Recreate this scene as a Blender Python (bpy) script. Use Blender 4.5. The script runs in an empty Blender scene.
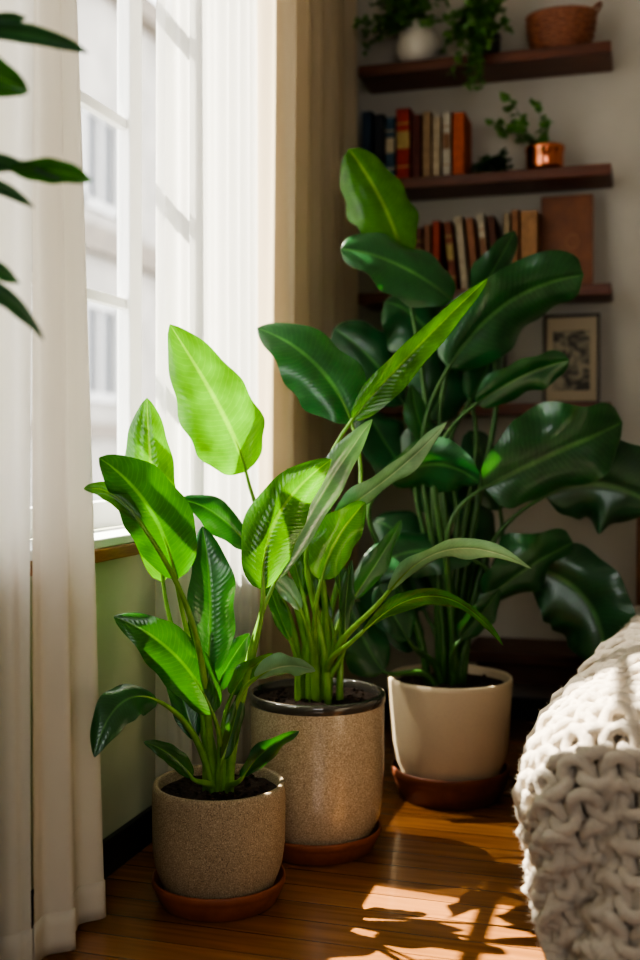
import bpy, math, random
from mathutils import Vector, Matrix, noise
random.seed(7)
sc = bpy.context.scene
col = sc.collection
PI = math.pi
# ------------------------------------------------------------------ camera frame
FPX = 1109.0; HOR = 450.0; CX = 1.235; YAW = math.radians(16.6)
FW = Vector((-math.sin(YAW), math.cos(YAW), 0)); RT = Vector((math.cos(YAW), math.sin(YAW), 0)); UP = Vector((0, 0, 1))
CAM = Vector((CX, 0, 1.0))
def at(px, py, Z):
    return CAM + FW*Z + RT*((px-320)/FPX*Z) + UP*((HOR-py)/FPX*Z)
def on_y(px, py, y):
    s = (px-320)/FPX
    return at(px, py, y/(FW.y + RT.y*s))
def on_x(px, py, x):
    s = (px-320)/FPX
    return at(px, py, (x-CX)/(FW.x + RT.x*s))
# ------------------------------------------------------------------ materials
def nt(name):
    m = bpy.data.materials.new(name); m.use_nodes = True
    t = m.node_tree; t.nodes.clear()
    out = t.nodes.new('ShaderNodeOutputMaterial')
    return m, t, out
def N(t, typ, **kw):
    n = t.nodes.new(typ)
    for k, v in kw.items(): setattr(n, k, v)
    return n
def setin(n, d):
    for k, v in d.items(): n.inputs[k].default_value = v
def c4(c): return (c[0], c[1], c[2], 1)
def simple(name, c, rough=.6, metal=0, c2=None, nscale=8, bump=0, bscale=60, coat=0, sheen=0, spec=.5, stretch=None):
    m, t, out = nt(name)
    p = N(t, 'ShaderNodeBsdfPrincipled'); setin(p, {'Base Color': c4(c), 'Roughness': rough, 'Metallic': metal})
    p.inputs['Specular IOR Level'].default_value = spec
    p.inputs['Coat Weight'].default_value = coat; p.inputs['Sheen Weight'].default_value = sheen
    tc = N(t, 'ShaderNodeTexCoord'); mp = N(t, 'ShaderNodeMapping')
    t.links.new(tc.outputs['Object'], mp.inputs[0])
    if stretch: mp.inputs['Scale'].default_value = stretch
    if c2:
        n = N(t, 'ShaderNodeTexNoise'); setin(n, {'Scale': nscale, 'Detail': 6, 'Roughness': .6}); t.links.new(mp.outputs[0], n.inputs['Vector'])
        r = N(t, 'ShaderNodeValToRGB'); r.color_ramp.elements[0].position = .35; r.color_ramp.elements[1].position = .65
        r.color_ramp.elements[0].color = c4(c); r.color_ramp.elements[1].color = c4(c2)
        t.links.new(n.outputs[0], r.inputs[0]); t.links.new(r.outputs[0], p.inputs['Base Color'])
    if bump:
        n = N(t, 'ShaderNodeTexNoise'); setin(n, {'Scale': bscale, 'Detail': 5}); t.links.new(mp.outputs[0], n.inputs['Vector'])
        b = N(t, 'ShaderNodeBump'); setin(b, {'Strength': bump, 'Distance': .01}); t.links.new(n.outputs[0], b.inputs['Height']); t.links.new(b.outputs[0], p.inputs['Normal'])
    t.links.new(p.outputs[0], out.inputs[0])
    return m
def mathn(t, op, a, b=None, c=None):
    n = N(t, 'ShaderNodeMath', operation=op)
    for i, v in enumerate((a, b, c)):
        if v is None: continue
        if isinstance(v, (int, float)): n.inputs[i].default_value = v
        else: t.links.new(v, n.inputs[i])
    return n.outputs[0]
def leafmat(name, c, cv, ctr, trans=.45, rough=.32, nv=28, slant=3.4, bstr=.16, coat=.5, vw=.2):
    m, t, out = nt(name)
    uv = N(t, 'ShaderNodeUVMap'); sp = N(t, 'ShaderNodeSeparateXYZ'); t.links.new(uv.outputs[0], sp.inputs[0])
    av = mathn(t, 'ABSOLUTE', mathn(t, 'SUBTRACT', mathn(t, 'MULTIPLY', sp.outputs[1], 2.0), 1.0))
    no = N(t, 'ShaderNodeTexNoise'); setin(no, {'Scale': 12.0, 'Detail': 4})
    tc = N(t, 'ShaderNodeTexCoord'); t.links.new(tc.outputs['Object'], no.inputs['Vector'])
    ph = mathn(t, 'SUBTRACT', mathn(t, 'MULTIPLY', sp.outputs[0], float(nv)), mathn(t, 'MULTIPLY', mathn(t, 'POWER', av, 1.3), slant))
    ph = mathn(t, 'ADD', ph, mathn(t, 'MULTIPLY', no.outputs[0], 2.2))
    fr = mathn(t, 'ABSOLUTE', mathn(t, 'SUBTRACT', mathn(t, 'FRACT', ph), .5))
    vein = mathn(t, 'MULTIPLY', mathn(t, 'MAXIMUM', mathn(t, 'SUBTRACT', fr, .36), 0.0), 7.0)
    mid = mathn(t, 'MINIMUM', mathn(t, 'MAXIMUM', mathn(t, 'SUBTRACT', 1.5, mathn(t, 'MULTIPLY', av, 19.0)), 0.0), 1.0)
    vm = mathn(t, 'MINIMUM', mathn(t, 'ADD', mathn(t, 'MULTIPLY', vein, vw), mathn(t, 'MULTIPLY', mid, .95)), 1.0)
    mx = N(t, 'ShaderNodeMix', data_type='RGBA'); mx.inputs[6].default_value = c4(c); mx.inputs[7].default_value = c4(cv)
    t.links.new(vm, mx.inputs[0])
    hs = N(t, 'ShaderNodeHueSaturation'); t.links.new(mx.outputs[2], hs.inputs['Color'])
    t.links.new(mathn(t, 'ADD', mathn(t, 'MULTIPLY', no.outputs[0], 1.5), .25), hs.inputs['Value'])
    p = N(t, 'ShaderNodeBsdfPrincipled'); setin(p, {'Roughness': rough}); p.inputs['Specular IOR Level'].default_value = .65
    p.inputs['Coat Weight'].default_value = coat; p.inputs['Coat Roughness'].default_value = .2
    t.links.new(hs.outputs[0], p.inputs['Base Color'])
    tr = N(t, 'ShaderNodeBsdfTranslucent')
    mt = N(t, 'ShaderNodeMix', data_type='RGBA'); mt.inputs[6].default_value = c4(ctr); mt.inputs[7].default_value = (ctr[0]*2.0, ctr[1]*1.5, ctr[2]*1.2, 1)
    t.links.new(vm, mt.inputs[0])
    h2 = N(t, 'ShaderNodeHueSaturation'); t.links.new(mt.outputs[2], h2.inputs['Color']); t.links.new(mathn(t, 'ADD', mathn(t, 'MULTIPLY', no.outputs[0], 2.0), .0), h2.inputs['Value'])
    t.links.new(h2.outputs[0], tr.inputs[0])
    h = mathn(t, 'ADD', mathn(t, 'MULTIPLY', mathn(t, 'COSINE', mathn(t, 'MULTIPLY', ph, 2*PI)), -.25), mathn(t, 'MULTIPLY', mid, -.7))
    b = N(t, 'ShaderNodeBump'); setin(b, {'Strength': bstr, 'Distance': .004}); t.links.new(h, b.inputs['Height'])
    t.links.new(b.outputs[0], p.inputs['Normal']); t.links.new(b.outputs[0], p.inputs['Coat Normal'])
    ms = N(t, 'ShaderNodeMixShader'); ms.inputs[0].default_value = trans
    t.links.new(p.outputs[0], ms.inputs[1]); t.links.new(tr.outputs[0], ms.inputs[2]); t.links.new(ms.outputs[0], out.inputs[0])
    return m
def fabric(name, c, trans=.5, transp=0.0, weave=900):
    m, t, out = nt(name)
    d = N(t, 'ShaderNodeBsdfDiffuse'); d.inputs[0].default_value = c4(c)
    tr = N(t, 'ShaderNodeBsdfTranslucent'); tr.inputs[0].default_value = c4(c)
    tc = N(t, 'ShaderNodeTexCoord')
    no = N(t, 'ShaderNodeTexNoise'); setin(no, {'Scale': 1.0, 'Detail': 3})
    mp = N(t, 'ShaderNodeMapping'); mp.inputs['Scale'].default_value = (weave, weave, 60)
    t.links.new(tc.outputs['Object'], mp.inputs[0]); t.links.new(mp.outputs[0], no.inputs['Vector'])
    b = N(t, 'ShaderNodeBump'); setin(b, {'Strength': .15, 'Distance': .002}); t.links.new(no.outputs[0], b.inputs['Height']); t.links.new(b.outputs[0], d.inputs['Normal'])
    ms = N(t, 'ShaderNodeMixShader'); ms.inputs[0].default_value = trans
    t.links.new(d.outputs[0], ms.inputs[1]); t.links.new(tr.outputs[0], ms.inputs[2])
    last = ms
    if transp:
        tp = N(t, 'ShaderNodeBsdfTransparent'); m2 = N(t, 'ShaderNodeMixShader'); m2.inputs[0].default_value = transp
        t.links.new(ms.outputs[0], m2.inputs[1]); t.links.new(tp.outputs[0], m2.inputs[2]); last = m2
    t.links.new(last.outputs[0], out.inputs[0])
    return m
def glassmat():
    m, t, out = nt('window glass')
    tp = N(t, 'ShaderNodeBsdfTransparent'); tp.inputs[0].default_value = (.97, .98, .98, 1)
    g = N(t, 'ShaderNodeBsdfGlossy'); g.inputs['Roughness'].default_value = .02
    ms = N(t, 'ShaderNodeMixShader'); ms.inputs[0].default_value = .03
    t.links.new(tp.outputs[0], ms.inputs[1]); t.links.new(g.outputs[0], ms.inputs[2]); t.links.new(ms.outputs[0], out.inputs[0])
    return m
def floormat():
    m, t, out = nt('oak floor boards')
    tc = N(t, 'ShaderNodeTexCoord')
    br = N(t, 'ShaderNodeTexBrick'); setin(br, {'Color1': (.35, .155, .056, 1), 'Color2': (.24, .1, .034, 1), 'Mortar': (.04, .017, .007, 1), 'Scale': 1.0, 'Mortar Size': .0016, 'Mortar Smooth': .3, 'Bias': 0.0, 'Brick Width': 1.7, 'Row Height': .09})
    br.offset = .37
    t.links.new(tc.outputs['Object'], br.inputs['Vector'])
    mp = N(t, 'ShaderNodeMapping'); mp.inputs['Scale'].default_value = (2.0, 26, 1); t.links.new(tc.outputs['Object'], mp.inputs[0])
    no = N(t, 'ShaderNodeTexNoise'); setin(no, {'Scale': 1.6, 'Detail': 6, 'Distortion': .6}); t.links.new(mp.outputs[0], no.inputs['Vector'])
    hs = N(t, 'ShaderNodeHueSaturation'); t.links.new(br.outputs['Color'], hs.inputs['Color'])
    t.links.new(mathn(t, 'ADD', mathn(t, 'MULTIPLY', no.outputs[0], 1.1), .5), hs.inputs['Value'])
    p = N(t, 'ShaderNodeBsdfPrincipled'); setin(p, {'Roughness': .24}); p.inputs['Coat Weight'].default_value = .6; p.inputs['Coat Roughness'].default_value = .13
    t.links.new(hs.outputs[0], p.inputs['Base Color'])
    b = N(t, 'ShaderNodeBump'); setin(b, {'Strength': .3, 'Distance': .003})
    t.links.new(mathn(t, 'ADD', mathn(t, 'MULTIPLY', br.outputs['Fac'], -1.0), mathn(t, 'MULTIPLY', no.outputs[0], .15)), b.inputs['Height']); t.links.new(b.outputs[0], p.inputs['Normal'])
    t.links.new(p.outputs[0], out.inputs[0])
    return m
def speckle(name, c, c2, cs, rough, bump, coat=0, scale=260, lo=.52, hi=.64, ns=9, cl=None):
    m, t, out = nt(name)
    tc = N(t, 'ShaderNodeTexCoord')
    n1 = N(t, 'ShaderNodeTexNoise'); setin(n1, {'Scale': ns, 'Detail': 5}); t.links.new(tc.outputs['Object'], n1.inputs['Vector'])
    n2 = N(t, 'ShaderNodeTexNoise'); setin(n2, {'Scale': scale, 'Detail': 3}); t.links.new(tc.outputs['Object'], n2.inputs['Vector'])
    a = N(t, 'ShaderNodeMix', data_type='RGBA'); a.inputs[6].default_value = c4(c); a.inputs[7].default_value = c4(c2); t.links.new(n1.outputs[0], a.inputs[0])
    r = N(t, 'ShaderNodeValToRGB'); r.color_ramp.elements[0].position = lo; r.color_ramp.elements[1].position = hi
    t.links.new(n2.outputs[0], r.inputs[0])
    b = N(t, 'ShaderNodeMix', data_type='RGBA'); t.links.new(r.outputs[0], b.inputs[0]); t.links.new(a.outputs[2], b.inputs[6]); b.inputs[7].default_value = c4(cs)
    last = b
    if cl:
        r2 = N(t, 'ShaderNodeValToRGB'); r2.color_ramp.elements[0].position = .36; r2.color_ramp.elements[1].position = .45
        r2.color_ramp.elements[0].color = (1,1,1,1); r2.color_ramp.elements[1].color = (0,0,0,1); t.links.new(n2.outputs[0], r2.inputs[0])
        d = N(t, 'ShaderNodeMix', data_type='RGBA'); t.links.new(r2.outputs[0], d.inputs[0]); t.links.new(b.outputs[2], d.inputs[6]); d.inputs[7].default_value = c4(cl); last = d
    p = N(t, 'ShaderNodeBsdfPrincipled'); setin(p, {'Roughness': rough}); p.inputs['Coat Weight'].default_value = coat; p.inputs['Coat Roughness'].default_value = .15
    t.links.new(last.outputs[2], p.inputs['Base Color'])
    bu = N(t, 'ShaderNodeBump'); setin(bu, {'Strength': bump, 'Distance': .003}); t.links.new(n2.outputs[0], bu.inputs['Height']); t.links.new(bu.outputs[0], p.inputs['Normal'])
    t.links.new(p.outputs[0], out.inputs[0])
    return m
M = {}
M['floor'] = floormat()
M['wall_white'] = simple('warm white plaster', (.45, .42, .36), .85, c2=(.49, .46, .4), nscale=3, bump=.04, bscale=120)
M['wall_warm'] = simple('warm cream plaster', (.56, .49, .38), .85, c2=(.6, .53, .42), nscale=3)
M['wall_green'] = simple('sage green paint', (.54, .56, .41), .8, c2=(.58, .6, .45), nscale=3, bump=.05, bscale=120)
M['ceil'] = simple('ceiling white', (.66, .62, .54), .9)
M['white_paint'] = simple('white gloss paint', (.74, .74, .73), .35)
M['black_paint'] = simple('black baseboard paint', (.012, .012, .012), .35)
M['sill_wood'] = simple('sill wood', (.4, .18, .06), .4, c2=(.26, .11, .035), nscale=5, stretch=(20, 2, 20))
M['glass'] = glassmat()
M['shelf_wood'] = simple('reddish walnut shelf', (.15, .046, .021), .4, c2=(.08, .025, .012), nscale=3, stretch=(2, 25, 25), bump=.1)
M['bench_wood'] = simple('dark bench wood', (.09, .03, .015), .45, c2=(.05, .017, .009), nscale=3, stretch=(2, 25, 25))
M['bed_wood'] = simple('walnut bed wood', (.2, .08, .03), .4, c2=(.11, .04, .018), nscale=3, stretch=(20, 20, 2))
M['leaf_bright'] = leafmat('young bright leaf', (.06, .22, .018), (.28, .48, .08), (.12, .37, .008), .45, .24)
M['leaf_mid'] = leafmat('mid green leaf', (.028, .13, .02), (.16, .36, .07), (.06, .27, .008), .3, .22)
M['leaf_sheen'] = leafmat('leaf with painted sheen', (.23, .42, .25), (.42, .58, .38), (.08, .3, .015), .08, .17, coat=.8, vw=.14, bstr=.08)  # window sheen on glossy leaves, painted in as a lighter base colour
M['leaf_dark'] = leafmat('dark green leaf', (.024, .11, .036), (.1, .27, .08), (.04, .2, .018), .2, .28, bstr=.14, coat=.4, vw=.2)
M['leaf_deep'] = leafmat('deep green leaf', (.02, .09, .033), (.08, .22, .07), (.025, .13, .015), .16, .32, bstr=.12, coat=.35, vw=.18)  # darkest of the leaf greens
M['stalk'] = simple('green leaf stalk', (.24, .45, .08), .35, c2=(.14, .3, .045), nscale=20)
M['stalk_dark'] = simple('dark leaf stalk', (.035, .105, .022), .4, c2=(.06, .15, .03), nscale=20)
M['soil'] = simple('dark potting soil', (.02, .011, .007), .95, c2=(.055, .03, .018), nscale=70, bump=1, bscale=90)
M['pot1'] = speckle('speckled sand stoneware', (.44, .345, .23), (.36, .275, .18), (.19, .14, .09), .7, .8, 0, 460, .54, .63, 9, (.6, .49, .35))
M['pot2'] = speckle('mottled beige glazed stoneware', (.58, .465, .32), (.46, .365, .245), (.33, .255, .17), .24, .3, .8, 340, .52, .65, 9, (.68, .57, .42))
M['pot2_rim'] = simple('dark glazed rim', (.07, .065, .055), .1, coat=1)
M['pot3'] = speckle('plain cream ceramic', (.64, .52, .36), (.6, .49, .34), (.58, .47, .33), .45, .03)
M['terracotta'] = simple('terracotta', (.36, .12, .055), .6, c2=(.26, .085, .038), nscale=14, bump=.1)
M['terracotta_dark'] = simple('dark terracotta', (.24, .08, .038), .5, c2=(.17, .056, .027), nscale=14, bump=.1)
M['cur_white'] = fabric('white curtain cotton', (.76, .71, .61), .26)
M['cur_left'] = fabric('thin white curtain cotton', (.82, .79, .72), .4)
M['cur_sheer'] = fabric('sheer white voile', (.78, .77, .74), .55, .1)
M['cur_beige'] = fabric('beige linen', (.62, .52, .38), .3)
M['metal'] = simple('dark metal rod', (.03, .03, .03), .35, 1)
M['copper'] = simple('polished copper', (.78, .3, .17), .22, 1, c2=(.62, .22, .12), nscale=10)
M['wicker'] = simple('coppery brown wicker', (.34, .13, .065), .36, c2=(.16, .055, .028), nscale=70, bump=.5, bscale=90)
M['white_ceramic'] = simple('white ceramic', (.66, .62, .55), .3)
M['dark_ceramic'] = simple('dark ceramic', (.03, .03, .03), .4)
M['paper'] = simple('book pages', (.62, .55, .42), .9, c2=(.5, .43, .32), nscale=80)
M['mattress'] = simple('mattress cotton', (.6, .56, .5), .9)
M['stone'] = simple('pale facade render', (.32, .295, .26), .9, c2=(.23, .215, .19), nscale=1.5)
M['facade_trim'] = simple('facade stone trim', (.15, .12, .09), .8, c2=(.1, .085, .065), nscale=4)
M['facade_white'] = simple('facade window paint', (.42, .41, .39), .7)
M['ext_glass'] = simple('facade window glass', (.05, .052, .055), .4)
M['ground'] = simple('street paving', (.4, .38, .35), .9)
M['sun_block'] = simple('canvas awning', (.5, .45, .36), .9)
M['album'] = simple('brown leather', (.24, .09, .036), .5, c2=(.17, .06, .025), nscale=14, bump=.2)
M['emboss'] = simple('faded gilt emboss', (.42, .22, .1), .45)
M['mat'] = simple('cream mat board', (.38, .31, .22), .9)
M['frame'] = simple('dark bronze frame', (.05, .038, .025), .4)
def drawing():
    m, t, out = nt('faded plant drawing')
    tc = N(t, 'ShaderNodeTexCoord'); no = N(t, 'ShaderNodeTexNoise'); setin(no, {'Scale': 22, 'Detail': 6, 'Distortion': 1.2}); t.links.new(tc.outputs['Object'], no.inputs['Vector'])
    r = N(t, 'ShaderNodeValToRGB'); e = r.color_ramp.elements; e[0].position = .42; e[0].color = (.055, .05, .04, 1); e[1].position = .6; e[1].color = (.3, .26, .19, 1)
    t.links.new(no.outputs[0], r.inputs[0]); p = N(t, 'ShaderNodeBsdfPrincipled'); p.inputs['Roughness'].default_value = .7
    t.links.new(r.outputs[0], p.inputs[0]); t.links.new(p.outputs[0], out.inputs[0]); return m
M['drawing'] = drawing()
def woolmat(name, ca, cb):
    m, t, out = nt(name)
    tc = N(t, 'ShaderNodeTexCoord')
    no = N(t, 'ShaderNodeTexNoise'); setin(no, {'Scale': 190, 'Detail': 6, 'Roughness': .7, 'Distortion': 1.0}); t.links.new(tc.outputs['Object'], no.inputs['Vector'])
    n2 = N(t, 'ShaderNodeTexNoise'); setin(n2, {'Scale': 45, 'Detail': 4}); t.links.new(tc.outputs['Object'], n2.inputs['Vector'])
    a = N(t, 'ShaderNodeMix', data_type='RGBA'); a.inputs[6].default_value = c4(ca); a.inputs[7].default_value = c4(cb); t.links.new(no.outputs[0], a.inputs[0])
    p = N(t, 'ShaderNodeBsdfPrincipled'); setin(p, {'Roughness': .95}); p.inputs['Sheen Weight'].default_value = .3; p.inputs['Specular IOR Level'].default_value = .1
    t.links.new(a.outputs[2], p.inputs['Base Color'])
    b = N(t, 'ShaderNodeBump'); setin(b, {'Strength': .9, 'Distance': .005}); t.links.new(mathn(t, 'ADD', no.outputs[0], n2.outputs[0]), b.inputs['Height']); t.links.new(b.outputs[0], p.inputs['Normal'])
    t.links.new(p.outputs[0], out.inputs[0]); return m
M['wool'] = woolmat('chunky cream wool', (.57, .48, .38), (.82, .73, .61))
M['wool_shade'] = woolmat('painted loop shade', (.16, .125, .095), (.23, .185, .14))  # dark colour painted in for the shadows between the yarn loops
M['fuzz'] = fabric('wool fibres', (.82, .73, .61), .4)
# ------------------------------------------------------------------ mesh building
class MB:
    def __init__(s): s.v = []; s.f = []; s.uv = None
    def box(s, a, b):
        x0, y0, z0 = a; x1, y1, z1 = b; n = len(s.v)
        s.v += [Vector(p) for p in ((x0,y0,z0),(x1,y0,z0),(x1,y1,z0),(x0,y1,z0),(x0,y0,z1),(x1,y0,z1),(x1,y1,z1),(x0,y1,z1))]
        s.f += [tuple(n+i for i in q) for q in ((0,3,2,1),(4,5,6,7),(0,1,5,4),(1,2,6,5),(2,3,7,6),(3,0,4,7))]
        return s
    def tube(s, pts, rad, n=8, caps=True):
        pts = [Vector(p) for p in pts]; m = len(pts); base = len(s.v)
        if not isinstance(rad, (list, tuple)): rad = [rad]*m
        nrm = None
        for i, p in enumerate(pts):
            tg = (pts[min(i+1, m-1)] - pts[max(i-1, 0)])
            tg = tg.normalized() if tg.length > 1e-9 else Vector((0,0,1))
            if nrm is None:
                nrm = tg.orthogonal().normalized()
            else:
                nrm = nrm - tg*nrm.dot(tg)
                nrm = nrm.normalized() if nrm.length > 1e-6 else tg.orthogonal().normalized()
            bi = tg.cross(nrm)
            for k in range(n):
                a = 2*PI*k/n
                s.v.append(p + (nrm*math.cos(a) + bi*math.sin(a))*rad[i])
        for i in range(m-1):
            for k in range(n):
                k2 = (k+1) % n
                s.f.append((base+i*n+k, base+i*n+k2, base+(i+1)*n+k2, base+(i+1)*n+k))
        if caps:
            s.f.append(tuple(base+k for k in reversed(range(n)))); s.f.append(tuple(base+(m-1)*n+k for k in range(n)))
        return s
    def lathe(s, prof, c, n=64, sx=1, sy=1):
        base = len(s.v); c = Vector(c)
        for (r, z) in prof:
            for k in range(n):
                a = 2*PI*k/n
                s.v.append(c + Vector((r*math.cos(a)*sx, r*math.sin(a)*sy, z)))
        for i in range(len(prof)-1):
            for k in range(n):
                k2 = (k+1) % n
                s.f.append((base+i*n+k, base+i*n+k2, base+(i+1)*n+k2, base+(i+1)*n+k))
        return s
    def grid(s, rows):
        base = len(s.v); nr = len(rows); nc = len(rows[0])
        for r in rows: s.v += [Vector(p) for p in r]
        for i in range(nr-1):
            for j in range(nc-1):
                s.f.append((base+i*nc+j, base+i*nc+j+1, base+(i+1)*nc+j+1, base+(i+1)*nc+j))
        return s
    def build(s, name, mat, parent=None, local=False, smooth=True, bevel=0):
        off = Vector((0,0,0))
        if parent is not None and not local:
            r = parent
            while r.parent: r = r.parent
            off = r.location
        me = bpy.data.meshes.new(name)
        me.from_pydata([tuple(v-off) for v in s.v], [], s.f); me.materials.append(mat)
        me.polygons.foreach_set('use_smooth', [smooth]*len(me.polygons))
        if s.uv:
            L = me.uv_layers.new(name='UVMap')
            for lp in me.loops: L.data[lp.index].uv = s.uv[lp.vertex_index]
        me.update()
        o = bpy.data.objects.new(name, me); col.objects.link(o)
        if parent is not None: o.parent = parent
        if bevel:
            b = o.modifiers.new('bevel', 'BEVEL'); b.width = bevel; b.segments = 2; b.limit_method = 'ANGLE'
        return o
def tag(o, label=None, cat=None, group=None, kind=None):
    if label: o['label'] = label
    if cat: o['category'] = cat
    if group: o['group'] = group
    if kind: o['kind'] = kind
    return o
def thing(name, loc, label, cat, group=None, rot=(0,0,0)):
    o = bpy.data.objects.new(name, None); col.objects.link(o); o.location = loc; o.rotation_euler = rot; o.empty_display_size = .05
    return tag(o, label, cat, group)
def struct(name, mb, mat, bevel=0): return tag(mb.build(name, mat, smooth=False, bevel=bevel), kind='structure')
# ------------------------------------------------------------------ room
YB = 4.15; ZC = 3.2; XR = 3.1; YF = -1.6
WY0, WY1, WZ0, WZ1 = 1.15, 3.30, .80, 3.08
struct('floor', MB().box((-.25, YF-.1, -.05), (XR+.1, YB+.15, 0)), M['floor'])
struct('ceiling', MB().box((-.25, YF-.1, ZC), (XR+.1, YB+.15, ZC+.1)), M['ceil'])
w = MB(); w.box((-.25, YF, 0), (0, WY0, ZC)); w.box((-.25, WY1, 0), (0, YB, ZC)); w.box((-.25, WY0, 0), (0, WY1, WZ0-.02)); w.box((-.25, WY0, WZ1), (0, WY1, ZC))
struct('wall_left', w, M['wall_green'])
struct('wall_back', MB().box((-.25, YB, 0), (XR+.1, YB+.15, ZC)), M['wall_white'])
struct('wall_right', MB().box((XR, YF, 0), (XR+.1, YB, ZC)), M['wall_warm'])
FX0, FX1, FZ0, FZ1 = 1.2, 2.65, 1.0, 2.45            # opening added behind the camera to let in fill light
w = MB(); w.box((-.25, YF-.1, 0), (FX0, YF, ZC)); w.box((FX1, YF-.1, 0), (XR, YF, ZC)); w.box((FX0, YF-.1, 0), (FX1, YF, FZ0)); w.box((FX0, YF-.1, FZ1), (FX1, YF, ZC))
struct('wall_front', w, M['wall_warm'])
struct('baseboard_left', MB().box((0, YF, 0), (.018, YB, .085)), M['black_paint'], .003)
struct('baseboard_back', MB().box((.018, YB-.018, 0), (XR, YB, .085)), M['black_paint'], .003)
# window
win = tag(thing('window_1', (0, (WY0+WY1)/2, WZ0), None, None), kind='structure')
fx0, fx1 = -.135, -.095
f = MB()
f.box((fx0, WY0, WZ0), (fx1, WY0+.06, WZ1)); f.box((fx0, WY1-.06, WZ0), (fx1, WY1, WZ1)); f.box((fx0, WY0, WZ0), (fx1, WY1, WZ0+.07)); f.box((fx0, WY0, WZ1-.07), (fx1, WY1, WZ1))
ym = on_x(136, 300, -.095).y
f.box((fx0, ym-.035, WZ0), (fx1, ym+.04, WZ1))
f.box((fx0, 1.93, WZ0), (fx1, 1.98, WZ1))
f.build('window_frame', M['white_paint'], win, smooth=False, bevel=.005)
for zz in (1.39, 1.87, 2.335, 2.8):
    MB().box((-.13, 1.97, zz-.014), (-.105, ym-.03, zz+.014)).build('glazing_bar', M['white_paint'], win, smooth=False, bevel=.003)
for (a, b) in ((WY0+.06, 1.93), (1.98, ym-.035), (ym+.04, WY1-.06)):
    MB().box((-.120, a, WZ0+.07), (-.116, b, WZ1-.07)).build('glass_pane', M['glass'], win, smooth=False)
MB().box((-.095, WY0-.06, WZ0-.022), (.05, ym+.13, WZ0)).build('window_sill', M['white_paint'], win, smooth=False, bevel=.004)
MB().box((0, WY0-.06, WZ0-.052), (.055, ym+.13, WZ0-.022)).build('sill_edge', M['sill_wood'], win, smooth=False, bevel=.004)
# unseen window, added behind the camera for soft fill
w2 = tag(thing('fill_window', ((FX0+FX1)/2, YF, FZ0), None, None), kind='structure')
f = MB(); f.box((FX0, YF-.08, FZ0), (FX0+.05, YF-.03, FZ1)); f.box((FX1-.05, YF-.08, FZ0), (FX1, YF-.03, FZ1)); f.box((FX0, YF-.08, FZ0), (FX1, YF-.03, FZ0+.05)); f.box((FX0, YF-.08, FZ1-.05), (FX1, YF-.03, FZ1)); f.box((1.89, YF-.08, FZ0), (1.95, YF-.03, FZ1))
f.build('window_frame', M['white_paint'], w2, smooth=False)
# outside
tag(MB().box((-30, -10, -3.2), (-.3, 45, -3.1)).build('street_ground', M['ground'], smooth=False), kind='structure')
aw = MB(); aw.v = [Vector(p) for p in ((-.24, .6, 3.12), (-1.85, .6, 3.06), (-1.85, 2.30, 3.06), (-.24, 2.14, 3.12), (-.24, .6, 3.14), (-1.85, .6, 3.08), (-1.85, 2.30, 3.08), (-.24, 2.14, 3.14))]
aw.f = [(0,3,2,1),(4,5,6,7),(0,1,5,4),(1,2,6,5),(2,3,7,6),(3,0,4,7)]
tag(aw.build('sun_blocker', M['sun_block'], smooth=False), kind='structure')      # canvas awning added out of view to keep sun off the near curtains
bl = thing('apartment_building', (-9.5, 15, -3.1), 'pale building across the street seen through the window', 'building')
MB().box((-12, 2, -3.1), (-7, 32, 8.5)).build('facade_wall', M['stone'], bl, smooth=False)
for (a, b, d) in ((4.0, 4.4, .25), (1.2, 1.4, .15), (8.1, 8.5, .3)):
    MB().box((-7, 2, a), (-7+d, 32, b)).build('facade_cornice', M['facade_trim'], bl, smooth=False)
for k in range(7):
    for zz in (-1.2, 1.75, 4.7):
        y = 4.4 + k*3.7
        wf = MB(); a, b = y-.65, y+.65
        wf.box((-7, a, zz), (-6.9, a+.12, zz+1.55)).box((-7, b-.12, zz), (-6.9, b, zz+1.55)).box((-7, a, zz), (-6.9, b, zz+.12)).box((-7, a, zz+1.43), (-6.9, b, zz+1.55)).box((-7, y-.04, zz), (-6.93, y+.04, zz+1.5))
        wo = wf.build('facade_window', M['facade_white'], bl, smooth=False)
        MB().box((-6.99, a+.09, zz+.09), (-6.97, b-.09, zz+1.46)).build('facade_pane', M['ext_glass'], wo, smooth=False)
# ------------------------------------------------------------------ curtains
ZT_ = 3.0
def curtain(name, y0, y1, xb, amp, nf, z0, z1, mat, label, seed, cat='curtain', hem=True, y1top=None, sharp=.35):
    rnd = random.Random(seed)
    root = thing(name, (xb, (y0+y1)/2, z0), label, cat)
    ph = [rnd.uniform(0, 6.28) for _ in range(4)]
    if y1top is None: y1top = y1
    def X(u, z):
        k = (z-z0)/(z1-z0)
        a = amp*(1 - .25*k)
        return xb + a*math.sin(2*PI*nf*u + ph[0] + .7*math.sin(3.1*u*2+ph[1]) + .25*math.sin(k*4+ph[3])) + amp*sharp*math.sin(2*PI*nf*2.3*u + ph[2] + k*1.2)
    def sheet(za, zb, nz, dx=0):
        n = int(nf*24)+8; rows = []
        for i in range(nz+1):
            z = za + (zb-za)*i/nz; k = (z-z0)/(z1-z0)
            ye = y1 + (y1top-y1)*min(1, k/.68)
            rows.append([(X(j/n, z)+dx, y0 + (ye-y0)*j/n + .006*math.sin(k*5+ph[1])*(j/n), z) for j in range(n+1)])
        return MB().grid(rows)
    sheet(z0+.075, z1, 30).build('curtain_panel', mat, root)
    hh = sheet(z0, z0+.08, 3, .003).build('hem', mat, root)
    sm = hh.modifiers.new('s', 'SOLIDIFY'); sm.thickness = .004
    return root
curtain('curtain', 1.22, on_x(30, 900, .1).y-.01, .09, .03, 5, .012, ZT_, M['cur_left'], 'thin white curtain at the left edge, hanging behind the foreground leaves', 3)
yb_ = on_x(99, 900, .11).y; yt_ = on_x(67, 100, .11).y
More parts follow.
